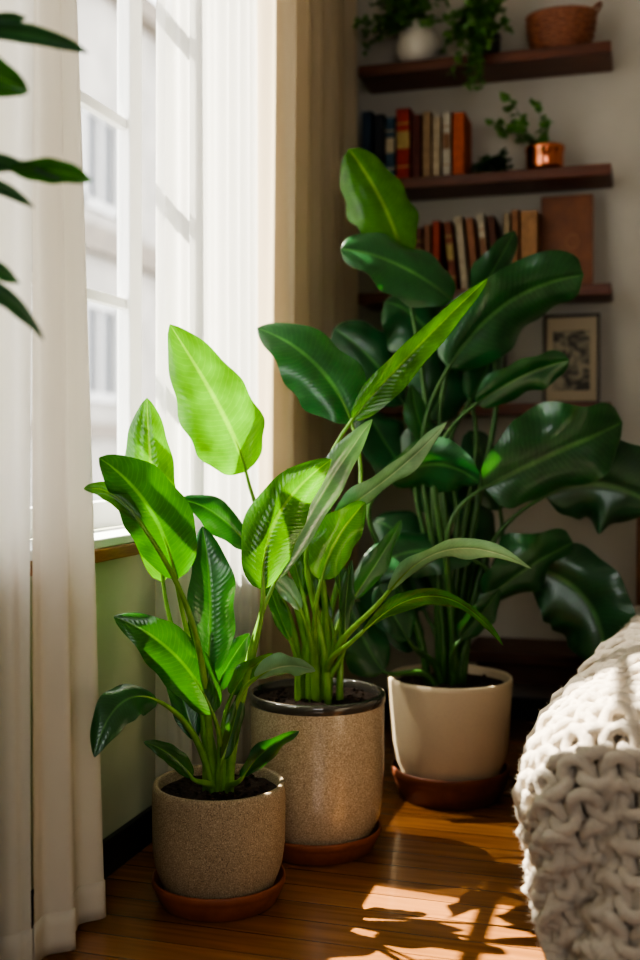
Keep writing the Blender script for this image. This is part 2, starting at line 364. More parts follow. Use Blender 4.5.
curtain('curtain', on_x(30, 900, .1).y, yb_, .115, .02, 1.6, .012, ZT_, M['cur_white'], 'narrow white curtain with stitched hem, left of the bare window panes', 5, y1top=yt_)
ys_ = on_x(254, 300, .09).y
curtain('curtain', on_x(168, 300, .09).y, ys_, .085, .03, 7, .012, ZT_, M['cur_sheer'], 'sheer glowing white curtain to the right of the window panes', 9)
curtain('curtain', ys_+.01, 4.03, .13, .055, 6, .012, ZT_, M['cur_beige'], 'heavy beige linen curtain in the corner beside the shelves', 12, sharp=.2)
rd = thing('curtain_rod', (.1, 2.6, ZT_), 'dark metal curtain rod above the window', 'curtain rod')
MB().tube([(.1, .95, ZT_+.015), (.1, 4.1, ZT_+.015)], .014, 12).build('rod', M['metal'], rd)
for y in (1.05, 4.08):
    MB().tube([(0, y, ZT_+.015), (.1, y, ZT_+.015)], .01, 8).build('bracket', M['metal'], rd)
# ------------------------------------------------------------------ leaves
def bez2(a, b, c, t): return a*(1-t)**2 + b*(2*t*(1-t)) + c*t*t
def bez3(a, b, c, d, t): return a*(1-t)**3 + b*(3*t*(1-t)**2) + c*(3*t*t*(1-t)) + d*t**3
def prof(t, pk=.55, pt=.8):
    tm = pk/(pk+pt); mx = tm**pk*(1-tm)**pt
    return (max(t, 0)**pk*max(1-t, 0)**pt)/mx
def leaf_mesh(B, Cc, T, w, roll, fold, seed, nu=36, nv=14, droop=.45, wave=.19, pk=.55, pt=.75, twist=0):
    rnd = random.Random(seed); m = MB(); uv = []
    d = (T-B); di = d - FW*d.dot(FW)
    if di.length < 1e-5: di = UP.copy()
    per = FW.cross(di).normalized()
    rows = []; p1 = rnd.uniform(0, 6.28); p2 = rnd.uniform(0, 6.28); f1 = rnd.uniform(6, 10); f2 = rnd.uniform(14, 20)
    tw = twist if twist else rnd.uniform(-38, 38)
    fold = fold*1.4; asym = rnd.uniform(-.1, .1)
    flip = None
    for i in range(nu+1):
        t = i/nu; C = bez2(B, Cc, T, t)
        rr = math.radians(roll + tw*(t-.4))
        hint = per*math.cos(rr) + FW*math.sin(rr)
        tg = ((Cc-B)*(1-t) + (T-Cc)*t).normalized()
        S = (hint - tg*hint.dot(tg)).normalized(); Nn = tg.cross(S)
        if flip is None: flip = -1 if Nn.dot(FW) > 0 else 1
        Nn = Nn*flip
        wt = w*prof(t, pk, pt) + .0012
        C = C + Nn*(-.08*w*max(0, t-.75)*4)            # tip curls back a little
        row = []
        for j in range(nv+1):
            v = -1+2*j/nv; av = abs(v)
            wv = wave*math.sin(t*f1 + (p1 if v > 0 else p2))*av**2 + wave*.35*math.sin(t*f2 + (p2 if v > 0 else p1))*av**3
            ws = wt*(1+asym*(1 if v > 0 else -1))*(1+.045*math.sin(t*f2*1.2+(p1 if v > 0 else p2))*av)
            row.append(C + S*(v*ws*(1-.12*av*fold)) + Nn*(wt*(fold*av - droop*av*av + wv)))
            uv.append((t, (v+1)/2))
        rows.append(row)
    m.grid(rows); m.uv = uv
    return m
class Plant:
    def __init__(s, root, Z0, gz, gr, seed, stalkmat, sr=.0065, up=.8):
        s.root = root; s.Z0 = Z0; s.gz = gz; s.gr = gr; s.n = 0; s.rnd = random.Random(seed); s.sm = stalkmat; s.sr = sr; s.up = up
    def leaf(s, b, t, c, hw, roll=15, fold=.25, mat='leaf_mid', sr=None, bend=.35, **kw):
        Z0 = s.Z0; s.n += 1; sr = sr or s.sr
        b = tuple(b)+(0,)*(3-len(b)); t = tuple(t)+(0,)*(3-len(t)); c = tuple(c)+((b[2]+t[2])/2,)*(3-len(c))
        B = at(b[0], b[1], Z0+b[2]); T = at(t[0], t[1], Z0+t[2])
        Cm = at(c[0], c[1], Z0+c[2]); Cc = Cm*2 - (B+T)*.5          # c is where the midrib passes halfway
        lf = leaf_mesh(B, Cc, T, hw*(Z0+b[2])/FPX, roll, fold, s.n*17+5, **kw).build('leaf', M[mat], s.root)
        a = s.rnd.uniform(0, 6.28); r = s.gr*s.rnd.uniform(.15, .75)
        dirh = Vector((B.x-s.root.location.x, B.y-s.root.location.y, 0))
        if dirh.length > 1e-4: dirh.normalize()
        G = Vector((s.root.location.x, s.root.location.y, s.gz-.01)) + dirh*r*.8 + Vector((math.cos(a), math.sin(a), 0))*r*.35
        L = (B-G).length; tb = (Cc-B).normalized()
        g1 = G + (UP*s.up + (B-G).normalized()*.4)*L*.4
        g2 = B - tb*L*bend
        if g2.z < s.gz+.03: g2.z = s.gz+.03
        pts = [bez3(G, g1, g2, B, k/16) for k in range(17)]
        rad = [sr*(1.35-.75*k/16) for k in range(17)]
        for k in range(1, 6):                                          # tapers out under the blade
            tt = k/5*.3; q = bez2(B, Cc, T, tt)
            pts.append(q + FW*.001); rad.append(sr*.5*(1-k/5)+.0005)
        MB().tube(pts, rad, 8).build('leaf_stalk', s.sm, lf)
        return lf
def soil(root, c, r, z, seed):
    rnd = random.Random(seed); m = MB(); n = 48
    m.v.append(Vector((c.x, c.y, z+.006)))
    for i in range(1, 15):
        for k in range(n):
            a = 2*PI*k/n; rr = r*i/14
            x, y = c.x+rr*math.cos(a), c.y+rr*math.sin(a)
            m.v.append(Vector((x, y, z + (.008*noise.noise(Vector((x*45, y*45, seed))) + .004*noise.noise(Vector((x*120, y*120, 3))) if i < 14 else -.003))))
    for k in range(n): m.f.append((0, 1+k, 1+(k+1) % n))
    for i in range(13):
        for k in range(n):
            k2 = (k+1) % n; a = 1+i*n
            m.f.append((a+k, a+n+k, a+n+k2, a+k2))
    for q in range(110):                                   # bark crumbs
        a = rnd.uniform(0, 6.28); rr = r*.92*math.sqrt(rnd.random()); s_ = rnd.uniform(.004, .009)
        p = Vector((c.x+rr*math.cos(a), c.y+rr*math.sin(a), z+.004)); b0 = len(m.v)
        for dx, dy, dz in ((1,0,0),(-1,.2,0),(0,1,0),(.2,-1,0),(0,0,1),(0,0,-1)):
            m.v.append(p + Vector((dx*s_*rnd.uniform(.6, 1.2), dy*s_*rnd.uniform(.6, 1.2), dz*s_*.6)))
        for tri in ((0,2,4),(2,1,4),(1,3,4),(3,0,4),(2,0,5),(1,2,5),(3,1,5),(0,3,5)): m.f.append(tuple(b0+i for i in tri))
    return m.build('soil', M['soil'], root)
def base_xy(px, Z): 
    p = at(px, 450, Z); return Vector((p.x, p.y, 0))
def saucer(c, r, h, mat, label):
    pr = [(0, 0), (r*.82, 0), (r*.87, .003), (r*.97, h*.6), (r*.985, h*.72), (r, h*.75), (r, h-.004), (r*.995, h), (r*.97, h), (r*.955, h-.006), (r*.88, .014), (0, .0125)]
    o = MB().lathe(pr, c).build('plant_saucer', mat)
    for v in o.data.vertices: v.co -= c
    o.location = c
    return tag(o, label, 'saucer')
# plant 1
c1 = base_xy(219, 2.47)
saucer(c1, .148, .058, M['terracotta'], 'terracotta saucer under the small speckled pot nearest the curtain')
p1 = thing('potted_plant', c1+Vector((0,0,.014)), 'small broad-leaved plant in a speckled sand pot, nearest the white curtain', 'plant')
MB().lathe([(0, 0), (.092, 0), (.108, .006), (.122, .022), (.132, .045), (.141, .072), (.1465, .11), (.148, .17), (.148, .22), (.147, .24), (.144, .248), (.138, .249), (.134, .244), (.133, .19), (.13, .07), (0, .03)], p1.location).build('pot', M['pot1'], p1)
soil(p1, c1, .1335, .242, 2)
P = Plant(p1, 2.47, .242, .05, 1, M['stalk'], .0072)
L = P.leaf
L((163,582,.02), (147,398,.02), (152,480,.02), 27, 20, .2, 'leaf_bright')
L((140,522,-.19), (84,489,-.2), (112,494,-.19), 9, 10, .2, 'leaf_bright')
L((176,580,-.1), (100,458,-.22), (150,510,-.15), 33, 12, .25, 'leaf_mid')
L((207,674,.02), (203,526,.05), (210,600,.03), 28, 25, .45, 'leaf_dark')
L((213,714,-.07), (114,616,-.12), (175,655,-.1), 26, 20, .3, 'leaf_mid')
L((158,701,-.12), (94,757,-.26), (120,704,-.2), 20, 20, .2, 'leaf_dark', bend=.3)
L((192,778,-.08), (144,742,-.12), (172,756,-.1), 9, 20, .3, 'leaf_mid')
L((232,695,-.02), (273,654,-.02), (248,672,-.02), 12, 25, .4, 'leaf_bright')
L((242,778,-.1), (299,732,-.13), (266,750,-.12), 12, 30, .35, 'leaf_dark')
L((214,692,.05), (250,634,.07), (232,658,.06), 17, 30, .3, 'leaf_dark')
L((256,678,-.05), (315,672,-.1), (286,666,-.08), 15, 35, .25, 'leaf_sheen')
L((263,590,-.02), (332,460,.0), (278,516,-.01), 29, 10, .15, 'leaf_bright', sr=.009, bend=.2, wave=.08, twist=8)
L((276,580,.05), (373,420,.07), (326,488,.06), 19, 25, .3, 'leaf_sheen', sr=.007, bend=.2, wave=.08, twist=10)
L((196,740,-.02), (170,640,.04), (180,690,.0), 14, 30, .4, 'leaf_dark')
L((222,760,-.04), (240,690,-.02), (234,722,-.03), 10, 30, .4, 'leaf_mid')
# plant 2
c2 = base_xy(317, 2.80)
saucer(c2, .162, .058, M['terracotta'], 'terracotta saucer under the dark-rimmed glazed pot in the middle')
p2 = thing('potted_plant', c2+Vector((0,0,.014)), 'tall backlit plant in a glazed beige pot with a dark rim, in the middle', 'plant')
MB().lathe([(0, 0), (.11, 0), (.13, .008), (.141, .03), (.152, .054), (.162, .08), (.168, .13), (.17, .2), (.17, .354)], p2.location).build('pot', M['pot2'], p2)
MB().lathe([(.17, .354), (.1725, .357), (.173, .370), (.171, .376), (.165, .379), (.160, .376), (.158, .36), (.156, .3), (.14, .1), (0, .08)], p2.location).build('pot_rim', M['pot2_rim'], p2)
soil(p2, c2, .157, .372, 5)
P = Plant(p2, 2.80, .372, .08, 4, M['stalk'], .0074, .95)
L = P.leaf
L((246,472,-.1), (170,325,-.25), (222,412,-.17), 38, 15, .2, 'leaf_bright')
L((352,424,.05), (257,326,.1), (317,366,.06), 39, 20, .25, 'leaf_dark')
L((352,420,-.08), (488,279,-.05), (408,356,-.06), 18, 20, .5, 'leaf_bright')
L((334,515,-.1), (448,423,-.12), (390,476,-.11), 19, 50, .3, 'leaf_sheen')
L((321,580,-.14), (366,503,-.14), (338,537,-.14), 25, 20, .3, 'leaf_bright')
L((388,592,-.15), (531,570,-.25), (452,549,-.2), 17, 50, .3, 'leaf_sheen', sr=.008)
L((362,632,-.2), (502,646,-.3), (436,596,-.25), 15, 50, .3, 'leaf_mid', sr=.008)
L((250,548,-.08), (181,500,-.2), (216,514,-.14), 17, 35, .3, 'leaf_dark')
L((303,600,.02), (288,468,.06), (297,530,.03), 15, 30, .45, 'leaf_mid')
L((300,610,-.12), (268,576,-.15), (286,588,-.13), 10, 30, .3, 'leaf_sheen')
L((322,575,.05), (318,470,.06), (318,520,.05), 16, 30, .3, 'leaf_dark')
L((352,600,.08), (402,520,.1), (378,560,.09), 14, 30, .4, 'leaf_dark')
L((345,640,-.05), (352,560,-.05), (346,600,-.05), 8, 30, .5, 'leaf_mid')
L((290,640,-.03), (262,560,-.05), (274,600,-.04), 9, 30, .5, 'leaf_mid')
L((330,620,-.02), (308,540,.0), (316,580,.0), 8, 30, .5, 'leaf_mid')
L((316,600,-.04), (300,520,-.02), (308,560,-.03), 7, 30, .5, 'leaf_bright')
L((340,590,.0), (338,520,.02), (338,556,.0), 7, 30, .5, 'leaf_mid')
L((302,590,-.06), (280,520,-.04), (292,556,-.05), 8, 30, .5, 'leaf_bright')
# plant 3
c3 = base_xy(450, 3.22)
saucer(c3, .17, .088, M['terracotta_dark'], 'deep dark terracotta saucer under the plain cream pot at the back')
p3 = thing('potted_plant', c3+Vector((0,0,.014)), 'largest dark-leaved plant in a plain cream pot, in front of the bookshelves', 'plant')
MB().lathe([(0, 0), (.12, 0), (.13, .006), (.138, .03), (.148, .068), (.158, .092), (.168, .15), (.176, .25), (.18, .315), (.1805, .328), (.177, .332), (.17, .33), (.168, .32), (.15, .1), (0, .08)], p3.location).build('pot', M['pot3'], p3)
soil(p3, c3, .168, .322, 8)
P = Plant(p3, 3.22, .322, .08, 9, M['stalk_dark'], .009, 1.05)
R_ = dict(pt=.5, pk=.46)
W_ = dict(pt=.42, pk=.42, wave=.3, droop=.6)
L = P.leaf
L((402,258,.1), (349,148,.1), (384,206,.1), 33, 15, .2, 'leaf_bright', **R_)
L((452,300,.05), (341,247,.0), (400,266,.02), 34, 25, .25, 'leaf_dark', **R_)
L((448,368,.0), (584,277,-.05), (508,302,-.02), 42, 25, .3, 'leaf_dark', **W_)
L((476,404,-.05), (569,361,-.12), (524,375,-.08), 22, 30, .4, 'leaf_dark', **R_)
L((484,488,-.1), (624,424,-.1), (552,454,-.1), 50, 20, .4, 'leaf_dark', **W_)
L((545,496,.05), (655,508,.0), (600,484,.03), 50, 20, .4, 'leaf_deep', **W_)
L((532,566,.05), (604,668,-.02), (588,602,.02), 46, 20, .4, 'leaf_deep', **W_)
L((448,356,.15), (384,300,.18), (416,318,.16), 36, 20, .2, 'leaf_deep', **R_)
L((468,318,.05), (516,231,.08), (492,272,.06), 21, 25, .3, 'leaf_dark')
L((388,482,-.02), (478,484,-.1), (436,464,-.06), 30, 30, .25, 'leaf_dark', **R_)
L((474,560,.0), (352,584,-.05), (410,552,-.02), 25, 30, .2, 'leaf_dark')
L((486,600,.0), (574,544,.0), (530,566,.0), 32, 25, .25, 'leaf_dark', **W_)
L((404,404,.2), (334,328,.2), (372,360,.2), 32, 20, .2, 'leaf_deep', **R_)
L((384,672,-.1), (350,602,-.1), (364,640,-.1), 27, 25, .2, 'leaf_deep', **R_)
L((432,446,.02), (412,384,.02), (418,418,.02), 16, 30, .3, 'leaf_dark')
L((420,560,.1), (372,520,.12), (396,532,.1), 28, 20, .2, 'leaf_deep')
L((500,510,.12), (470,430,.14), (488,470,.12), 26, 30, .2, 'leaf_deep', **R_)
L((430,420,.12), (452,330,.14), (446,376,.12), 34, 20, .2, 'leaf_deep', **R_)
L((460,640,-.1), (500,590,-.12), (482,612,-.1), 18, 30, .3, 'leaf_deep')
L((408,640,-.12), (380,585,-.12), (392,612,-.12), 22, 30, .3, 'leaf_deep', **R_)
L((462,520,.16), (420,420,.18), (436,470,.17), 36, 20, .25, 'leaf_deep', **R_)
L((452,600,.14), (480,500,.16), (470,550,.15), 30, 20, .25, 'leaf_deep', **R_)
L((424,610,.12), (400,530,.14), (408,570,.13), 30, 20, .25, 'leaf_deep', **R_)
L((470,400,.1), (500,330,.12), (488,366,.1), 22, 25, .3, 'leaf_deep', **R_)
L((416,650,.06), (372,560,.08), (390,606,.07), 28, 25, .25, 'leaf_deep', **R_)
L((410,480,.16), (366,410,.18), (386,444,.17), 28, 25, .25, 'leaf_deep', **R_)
# plant 4: foreground, pot outside the frame
c4_ = at(-125, 450, 1.62); c4_.z = 0
c4_.x = max(c4_.x, .28)
p4 = thing('potted_plant', c4_, 'blurred dark pointed leaves entering at the upper left edge', 'plant')
MB().lathe([(0, 0), (.075, 0), (.09, .02), (.1, .16), (.1, .18), (.092, .18), (.09, .15), (0, .1)], c4_, 40).build('pot', M['terracotta'], p4)
MB().lathe([(0, .165), (.09, .16), (.09, .15)], c4_, 40).build('soil', M['soil'], p4)
ztop = 1.75
MB().tube([c4_+Vector((0,0,.15)), c4_+Vector((.01,0,.7)), c4_+Vector((-.005,.01,1.2)), c4_+Vector((0,0,ztop))], [.009, .008, .006, .003], 8).build('stem', M['stalk_dark'], p4)
def fleaf(b, t, c, hw, mat, Z=1.62):
    B, T, Cm = at(b[0], b[1], Z), at(t[0], t[1], Z), at(c[0], c[1], Z); Cc = Cm*2-(B+T)*.5
    lf = leaf_mesh(B, Cc, T, hw*Z/FPX, 35, .4, int(b[1]), 16, 8).build('leaf', M[mat], p4)
    z = min(ztop-.02, B.z-.05); S = Vector((c4_.x, c4_.y, z))
    pts = [bez3(S, S+(B-S)*.4+UP*.02, B-(Cc-B).normalized()*.05, B, k/8) for k in range(9)]
    MB().tube(pts, .0025, 6).build('leaf_stalk', M['stalk_dark'], lf)
fleaf((-60,30), (88,53), (22,33), 10, 'leaf_deep')
fleaf((-50,58), (28,92), (-8,74), 21, 'leaf_mid')
fleaf((-50,40), (26,18), (-10,22), 9, 'leaf_deep')
fleaf((-45,158), (62,180), (5,162), 8, 'leaf_deep')
fleaf((10,170), (92,181), (54,171), 13, 'leaf_mid')
fleaf((-40,175), (34,208), (4,188), 7, 'leaf_deep')
fleaf((-40,255), (20,284), (-8,266), 12, 'leaf_dark')
fleaf((-50,270), (43,340), (6,297), 11, 'leaf_deep')
# ------------------------------------------------------------------ shelves
SF = 3.94; SX0 = on_y(358, 70, SF).x; SX1 = on_y(611, 50, SF).x
SZ = [on_y(612, 40, SF).z, on_y(608, 163, SF).z, on_y(606, 283, SF).z, on_y(540, 403, SF).z]
desc = ['topmost dark walnut shelf board, holding the white vase and wicker basket', 'second dark walnut shelf board, holding the upright books and copper pot', 'third dark walnut shelf board, holding leaning books and the brown album', 'lowest dark walnut shelf board, holding the framed drawing']
for z, d in zip(SZ, desc):
    o = MB().box((SX0, SF, z-.04), (SX1, YB, z)).build('wall_shelf', M['shelf_wood'], smooth=False, bevel=.004)
    tag(o, d, 'shelf', 'wall shelves')
# books
def bmat(i, c): return simple('book cloth %d' % i, c, .65, c2=(c[0]*.6, c[1]*.6, c[2]*.6), nscale=34, bump=.15, bscale=200)
BK = 0
def book(pl, pr, ptop, zs, c, label, group, lean=0, band=None, yf=3.975, d=.155):
    global BK; BK += 1
    a = on_y(pl, ptop, yf); b = on_y(pr, ptop, yf); x0, x1 = a.x, b.x; h = a.z - zs; t = x1-x0-.0015
    r = thing('book', ((x0+x1)/2 + h*math.sin(-lean), yf, zs), label, 'book', group, (0, lean, 0))
    if lean: r.location.z += t/2*abs(math.sin(lean)) 
    m = MB(); e = .0028
    m.box((-t/2, 0, 0), (t/2, e, h)); m.box((-t/2, 0, 0), (-t/2+e, d, h)); m.box((t/2-e, 0, 0), (t/2, d, h))
    m.build('cover', bmat(BK, c), r, local=True, smooth=False)
    MB().box((-t/2+e, e, .004), (t/2-e, d-.005, h-.005)).build('pages', M['paper'], r, local=True, smooth=False)
    if band:
        bm = bmat(100+BK, band)
        for za in (.78, .18): MB().box((-t/2-.0003, -.0006, h*za), (t/2+.0003, .002, h*(za+.02))).build('spine_band', bm, r, local=True, smooth=False)
        MB().box((-t/2+.002, -.0006, h*.44), (t/2-.002, .002, h*.68)).build('spine_label', bm, r, local=True, smooth=False)
G1 = 'upright books on the second shelf'
gold = (.5, .36, .14); crm = (.5, .42, .3)
for args in [
 (361.5,372,112,(.025,.055,.1),'dark blue book at the curtain end of the second shelf',None),
 (373,384,115,(.018,.024,.035),'black book second from the curtain on the second shelf',None),
 (385,395,118,(.04,.09,.14),'teal blue book directly left of the tall red book',crm),
 (396,410,109,(.4,.032,.02),'bright red thick book with gilt spine label on the second shelf',gold),
 (411,421,115,(.13,.025,.018),'dark maroon book directly right of the tall red book',None),
 (422,431,112,(.38,.25,.14),'tan book between maroon and cream books on the second shelf',None),
 (432,441,117,(.5,.4,.28),'light beige book left of the off-white book on the second shelf',None),
 (442,451,113,(.56,.51,.42),'off-white book with small dark label beside the orange-red book',(.3,.15,.08)),
 (452,465,113,(.52,.11,.035),'orange-red book ending the row on the second shelf',None)]:
    book(args[0], args[1], args[2], SZ[1], args[3], args[4], G1, band=args[5])
G2 = 'books on the third shelf'
for args in [
 (405,413,226,(.34,.06,.03),'narrow red book at the left end of the third shelf row',None,0),
 (414,422,228,(.13,.04,.025),'dark brown book second in the third shelf row',gold,0),
 (423,431,225,(.3,.13,.07),'rust book third in the third shelf row',None,0),
 (432,440,221,(.45,.07,.03),'scarlet book left of the leaning books on the third shelf',None,0),
 (443,451,222,(.25,.07,.035),'first leaning brown book on the third shelf',gold,-.1),
 (453.5,462,217,(.5,.41,.3),'cream leaning book on the third shelf',None,-.1),
 (464.5,473,218,(.38,.16,.085),'leaning rust-brown book on the third shelf',None,-.1),
 (475.5,484,214,(.54,.47,.36),'pale leaning book with dark label on the third shelf',(.3,.15,.08),-.1),
 (486.5,494,216,(.16,.06,.035),'last leaning dark brown book on the third shelf',None,-.1),
 (503,510,213,(.43,.33,.2),'upright tan book right of the leaning books',None,0),
 (511,519,210,(.33,.15,.07),'upright chestnut book beside the thick orange-brown book',None,0),
 (520,538,211,(.42,.22,.1),'thick orange-brown book next to the large brown album',None,0)]:
    book(args[0], args[1], args[2], SZ[2], args[3], args[4], G2, lean=args[6], band=args[5])
G3 = 'books on the lowest shelf'
for args in [(466,476,352,(.04,.045,.05),'charcoal book half hidden by leaves on the lowest shelf',None),
 (477,488,348,(.14,.06,.035),'brown book half hidden by leaves on the lowest shelf',None),
 (489,501,345,(.06,.055,.05),'dark grey book nearest the framed drawing on the lowest shelf',None)]:
    book(args[0], args[1], args[2], SZ[3], args[3], args[4], G3, band=args[5])
# album leaning
a = on_y(541, 196, 4.06); b = on_y(593, 196, 4.06)
al = thing('album', ((a.x+b.x)/2, 4.04, SZ[2]), 'large brown leather album standing face out on the third shelf', 'album', rot=(-.08, 0, 0))
hw = (b.x-a.x)/2; hh = (a.z-SZ[2])
MB().box((-hw, 0, 0), (hw, .006, hh)).box((-hw, .028, 0), (hw, .034, hh)).box((-hw, .0, 0), (-hw+.006, .034, hh)).build('cover', M['album'], al, local=True, smooth=False, bevel=.002)
MB().box((-hw+.006, .006, .004), (hw-.004, .028, hh-.004)).build('pages', M['paper'], al, local=True, smooth=False)
m = MB(); ring = [(.022*math.cos(k*PI/16)+.02, -.0015, hh*.5+.026*math.sin(k*PI/16)) for k in range(33)]
m.tube(ring, .0014, 5, False)
for k, w_ in enumerate((.05, .07, .06)): m.box((-w_/2+.01, -.001, hh*.4-.02-k*.012), (w_/2+.01, .001, hh*.4-.02-k*.012+.003))
m.build('embossing', M['emboss'], al, local=True)
# framed drawing
a = on_y(543, 314, 4.07); b = on_y(600, 314, 4.07)
fr = thing('picture_frame', ((a.x+b.x)/2, 4.05, SZ[3]), 'dark framed drawing with cream mat leaning on the lowest shelf', 'picture', rot=(-.09, 0, 0))
hw = (b.x-a.x)/2; hh = a.z-SZ[3]; t_ = .011
MB().box((-hw, 0, 0), (hw, .018, t_)).box((-hw, 0, hh-t_), (hw, .018, hh)).box((-hw, 0, 0), (-hw+t_, .018, hh)).box((hw-t_, 0, 0), (hw, .018, hh)).build('frame', M['frame'], fr, local=True, smooth=False, bevel=.002)
MB().box((-hw+t_-.001, .008, t_-.001), (hw-t_+.001, .014, hh-t_+.001)).build('mat_board', M['mat'], fr, local=True, smooth=False)
MB().box((-hw+.035, .0065, .05), (hw-.035, .0085, hh-.06)).build('drawing', M['drawing'], fr, local=True, smooth=False)
# vines / small plants
def small_leaf(m, p, d, s_, rnd):
    d = d.normalized(); sd = d.cross(UP+Vector((rnd.uniform(-.5,.5), rnd.uniform(-.5,.5), 0))).normalized(); n_ = d.cross(sd)
    b0 = len(m.v); pts = [(0,0,0),(.25,.42,.08),(.6,.36,.1),(1,0,0),(.6,-.36,.1),(.25,-.42,.08),(.5,0,-.02)]
    for (u, v, w_) in pts: m.v.append(p + d*u*s_ + sd*v*s_ + n_*w_*s_)
    for tri in ((0,1,6),(1,2,6),(2,3,6),(3,4,6),(4,5,6),(5,0,6)): m.f.append(tuple(b0+i for i in tri))
def vines(root, starts, rnd, smat, lmat, ls=.024, step=.02, per=2, sr=.0014):
    st = MB(); lm = MB()
    for (p, v, n_, droop) in starts:
        p = Vector(p); v = Vector(v); pts = [p.copy()]
        for k in range(n_):
            v = v + Vector((rnd.uniform(-.25,.25), rnd.uniform(-.25,.2), -droop)); v.normalize()
            p = p + v*step
            if p.y > YB-.03: p.y = YB-.03
            pts.append(p.copy())
            for q in range(per):
                d = v*.3 + Vector((rnd.uniform(-1,1), rnd.uniform(-1,.6), rnd.uniform(-.7,.7)))
                if (p+d.normalized()*ls).y > YB-.01: d.y = -abs(d.y)
                small_leaf(lm, p, d, ls*rnd.uniform(.7, 1.25), rnd)
        st.tube(pts, sr, 5)
    st.build('stem', smat, root); lm.build('foliage', lmat, root)
M['ivy'] = simple('ivy leaf', (.16, .33, .075), .4, c2=(.065, .17, .037), nscale=30)
M['ivy_dark'] = simple('dark ivy leaf', (.035, .095, .025), .45, c2=(.018, .055, .016), nscale=40)
yc = 4.03
r_ = random.Random(3)
v0 = on_y(417, 60, yc); v0.z = SZ[0]
vs = thing('potted_ivy', v0, 'trailing ivy in a round white vase on the top shelf', 'plant')
MB().lathe([(0,0),(.04,0),(.062,.02),(.078,.06),(.08,.09),(.068,.125),(.045,.145),(.042,.16),(.047,.17),(.043,.17),(.037,.158),(.036,.13),(0,.12)], v0, 40).build('vase', M['white_ceramic'], vs)
tp = v0+Vector((0,0,.15))
vines(vs, [(tp, (r_.uniform(-.9,.1), r_.uniform(-1,.1), r_.uniform(.3,1.2)), r_.randint(6,10), r_.uniform(.04,.16)) for _ in range(32)] + [(v0+Vector((-.02,-.01,.15)), (-1,-.35,.2), 11, .12), (v0+Vector((-.02,-.01,.15)), (-1,-.5,.5), 10, .1), (v0+Vector((-.02,-.01,.15)), (-.8,-.5,.5), 11, .14)], r_, M['stalk_dark'], M['ivy'], ls=.03)
v0 = on_y(486, 50, yc); v0.z = SZ[0]
vs = thing('trailing_plant', v0, 'bushy trailing plant spilling over the middle of the top shelf', 'plant')
MB().lathe([(0,0),(.04,0),(.05,.04),(.055,.09),(.05,.09),(.046,.07),(0,.06)], v0, 32).build('pot', M['dark_ceramic'], vs)
vines(vs, [(v0+Vector((r_.uniform(-.03,.02),-.02,.09)), (r_.uniform(-.6,.4), r_.uniform(-1.2,-.1), r_.uniform(.3,1.6)), r_.randint(6,10), r_.uniform(.08,.26)) for _ in range(60)] + [(v0+Vector((x,-.03,.09)), (x*3,-1,.5), n_, .3) for x, n_ in ((0,15),(-.03,15),(.02,14),(.01,16),(-.01,15),(-.05,13))], r_, M['stalk_dark'], M['ivy'], ls=.028)
# wicker basket
v0 = on_y(561, 40, yc); v0.z = SZ[0]
bk = thing('wicker_basket', v0, 'oval brown woven basket with side handle at the right end of the top shelf', 'basket')
m = MB()
for k in range(11):
    z = .008+k*.0115; rr = .08+.026*math.sin(min(1, z/.12)*PI*.5)
    m.tube([(v0.x+(rr+.003*math.sin(a*1.5+k*PI))*1.1*math.cos(a*PI/24), v0.y+(rr+.003*math.sin(a*1.5+k*PI))*.75*math.sin(a*PI/24), v0.z+z) for a in range(49)], .0072, 6, False)
m.lathe([(0,.004),(.075,.004)], v0, 24)
m.build('woven_body', M['wicker'], bk)
MB().tube([(v0.x+.117*math.cos(a*PI/24), v0.y+.08*math.sin(a*PI/24), v0.z+.132) for a in range(49)], .0095, 8, False).build('rim', M['wicker'], bk)
MB().tube([(v0.x+.108+.03*math.sin(k*PI/10), v0.y+.035*math.cos(k*PI/10), v0.z+.13+.035*math.sin(k*PI/10)) for k in range(11)], .006, 6).build('handle', M['wicker'], bk)
# copper pot with plant
v0 = on_y(545, 163, yc); v0.z = SZ[1]
cp = thing('potted_plant', v0, 'small leafy plant in a shiny copper pot on the second shelf', 'plant')
MB().lathe([(0,0),(.05,0),(.062,.008),(.066,.03),(.066,.075),(.07,.078),(.07,.094),(.066,.096),(.061,.09),(.06,.06),(0,.05)], v0, 48).build('pot', M['copper'], cp)
MB().lathe([(0,.08),(.06,.078)], v0, 32).build('soil', M['soil'], cp)
vines(cp, [(v0+Vector((-.01,0,.08)), (x, -.2, 1.3), n_, .05) for x, n_ in ((-1.0,8),(-.7,8),(-1.4,7),(-.3,6))], random.Random(18), M['stalk_dark'], M['ivy'], ls=.042, step=.027)
v0 = on_y(490, 165, yc); v0.z = SZ[1]
sp_ = thing('trailing_plant', v0, 'low dark bushy plant between the books and copper pot', 'plant')
MB().lathe([(0,0),(.03,0),(.035,.04),(.03,.04),(0,.03)], v0, 24).build('pot', M['dark_ceramic'], sp_)
vines(sp_, [(v0+Vector((0,0,.04)), (r_.uniform(-.8,1.3), r_.uniform(-1,.2), r_.uniform(.0,1)), r_.randint(3,6), r_.uniform(.1,.3)) for _ in range(24)], r_, M['stalk_dark'], M['ivy_dark'], ls=.024, step=.013)
# low dark bench behind the pots
bn = thing('low_bench', (.9, 3.95, 0), 'low dark wooden bench against the back wall behind the cream pot', 'bench')
MB().box((.62, 3.80, .27), (1.14, 4.11, .31)).build('bench_top', M['bench_wood'], bn, smooth=False, bevel=.005)
MB().box((.66, 3.83, .2), (1.10, 3.85, .27)).build('apron', M['bench_wood'], bn, smooth=False)
for x in (.66, 1.06):
    for y in (3.83, 4.05): MB().box((x, y, 0), (x+.04, y+.04, .27)).build('leg', M['bench_wood'], bn, smooth=False)
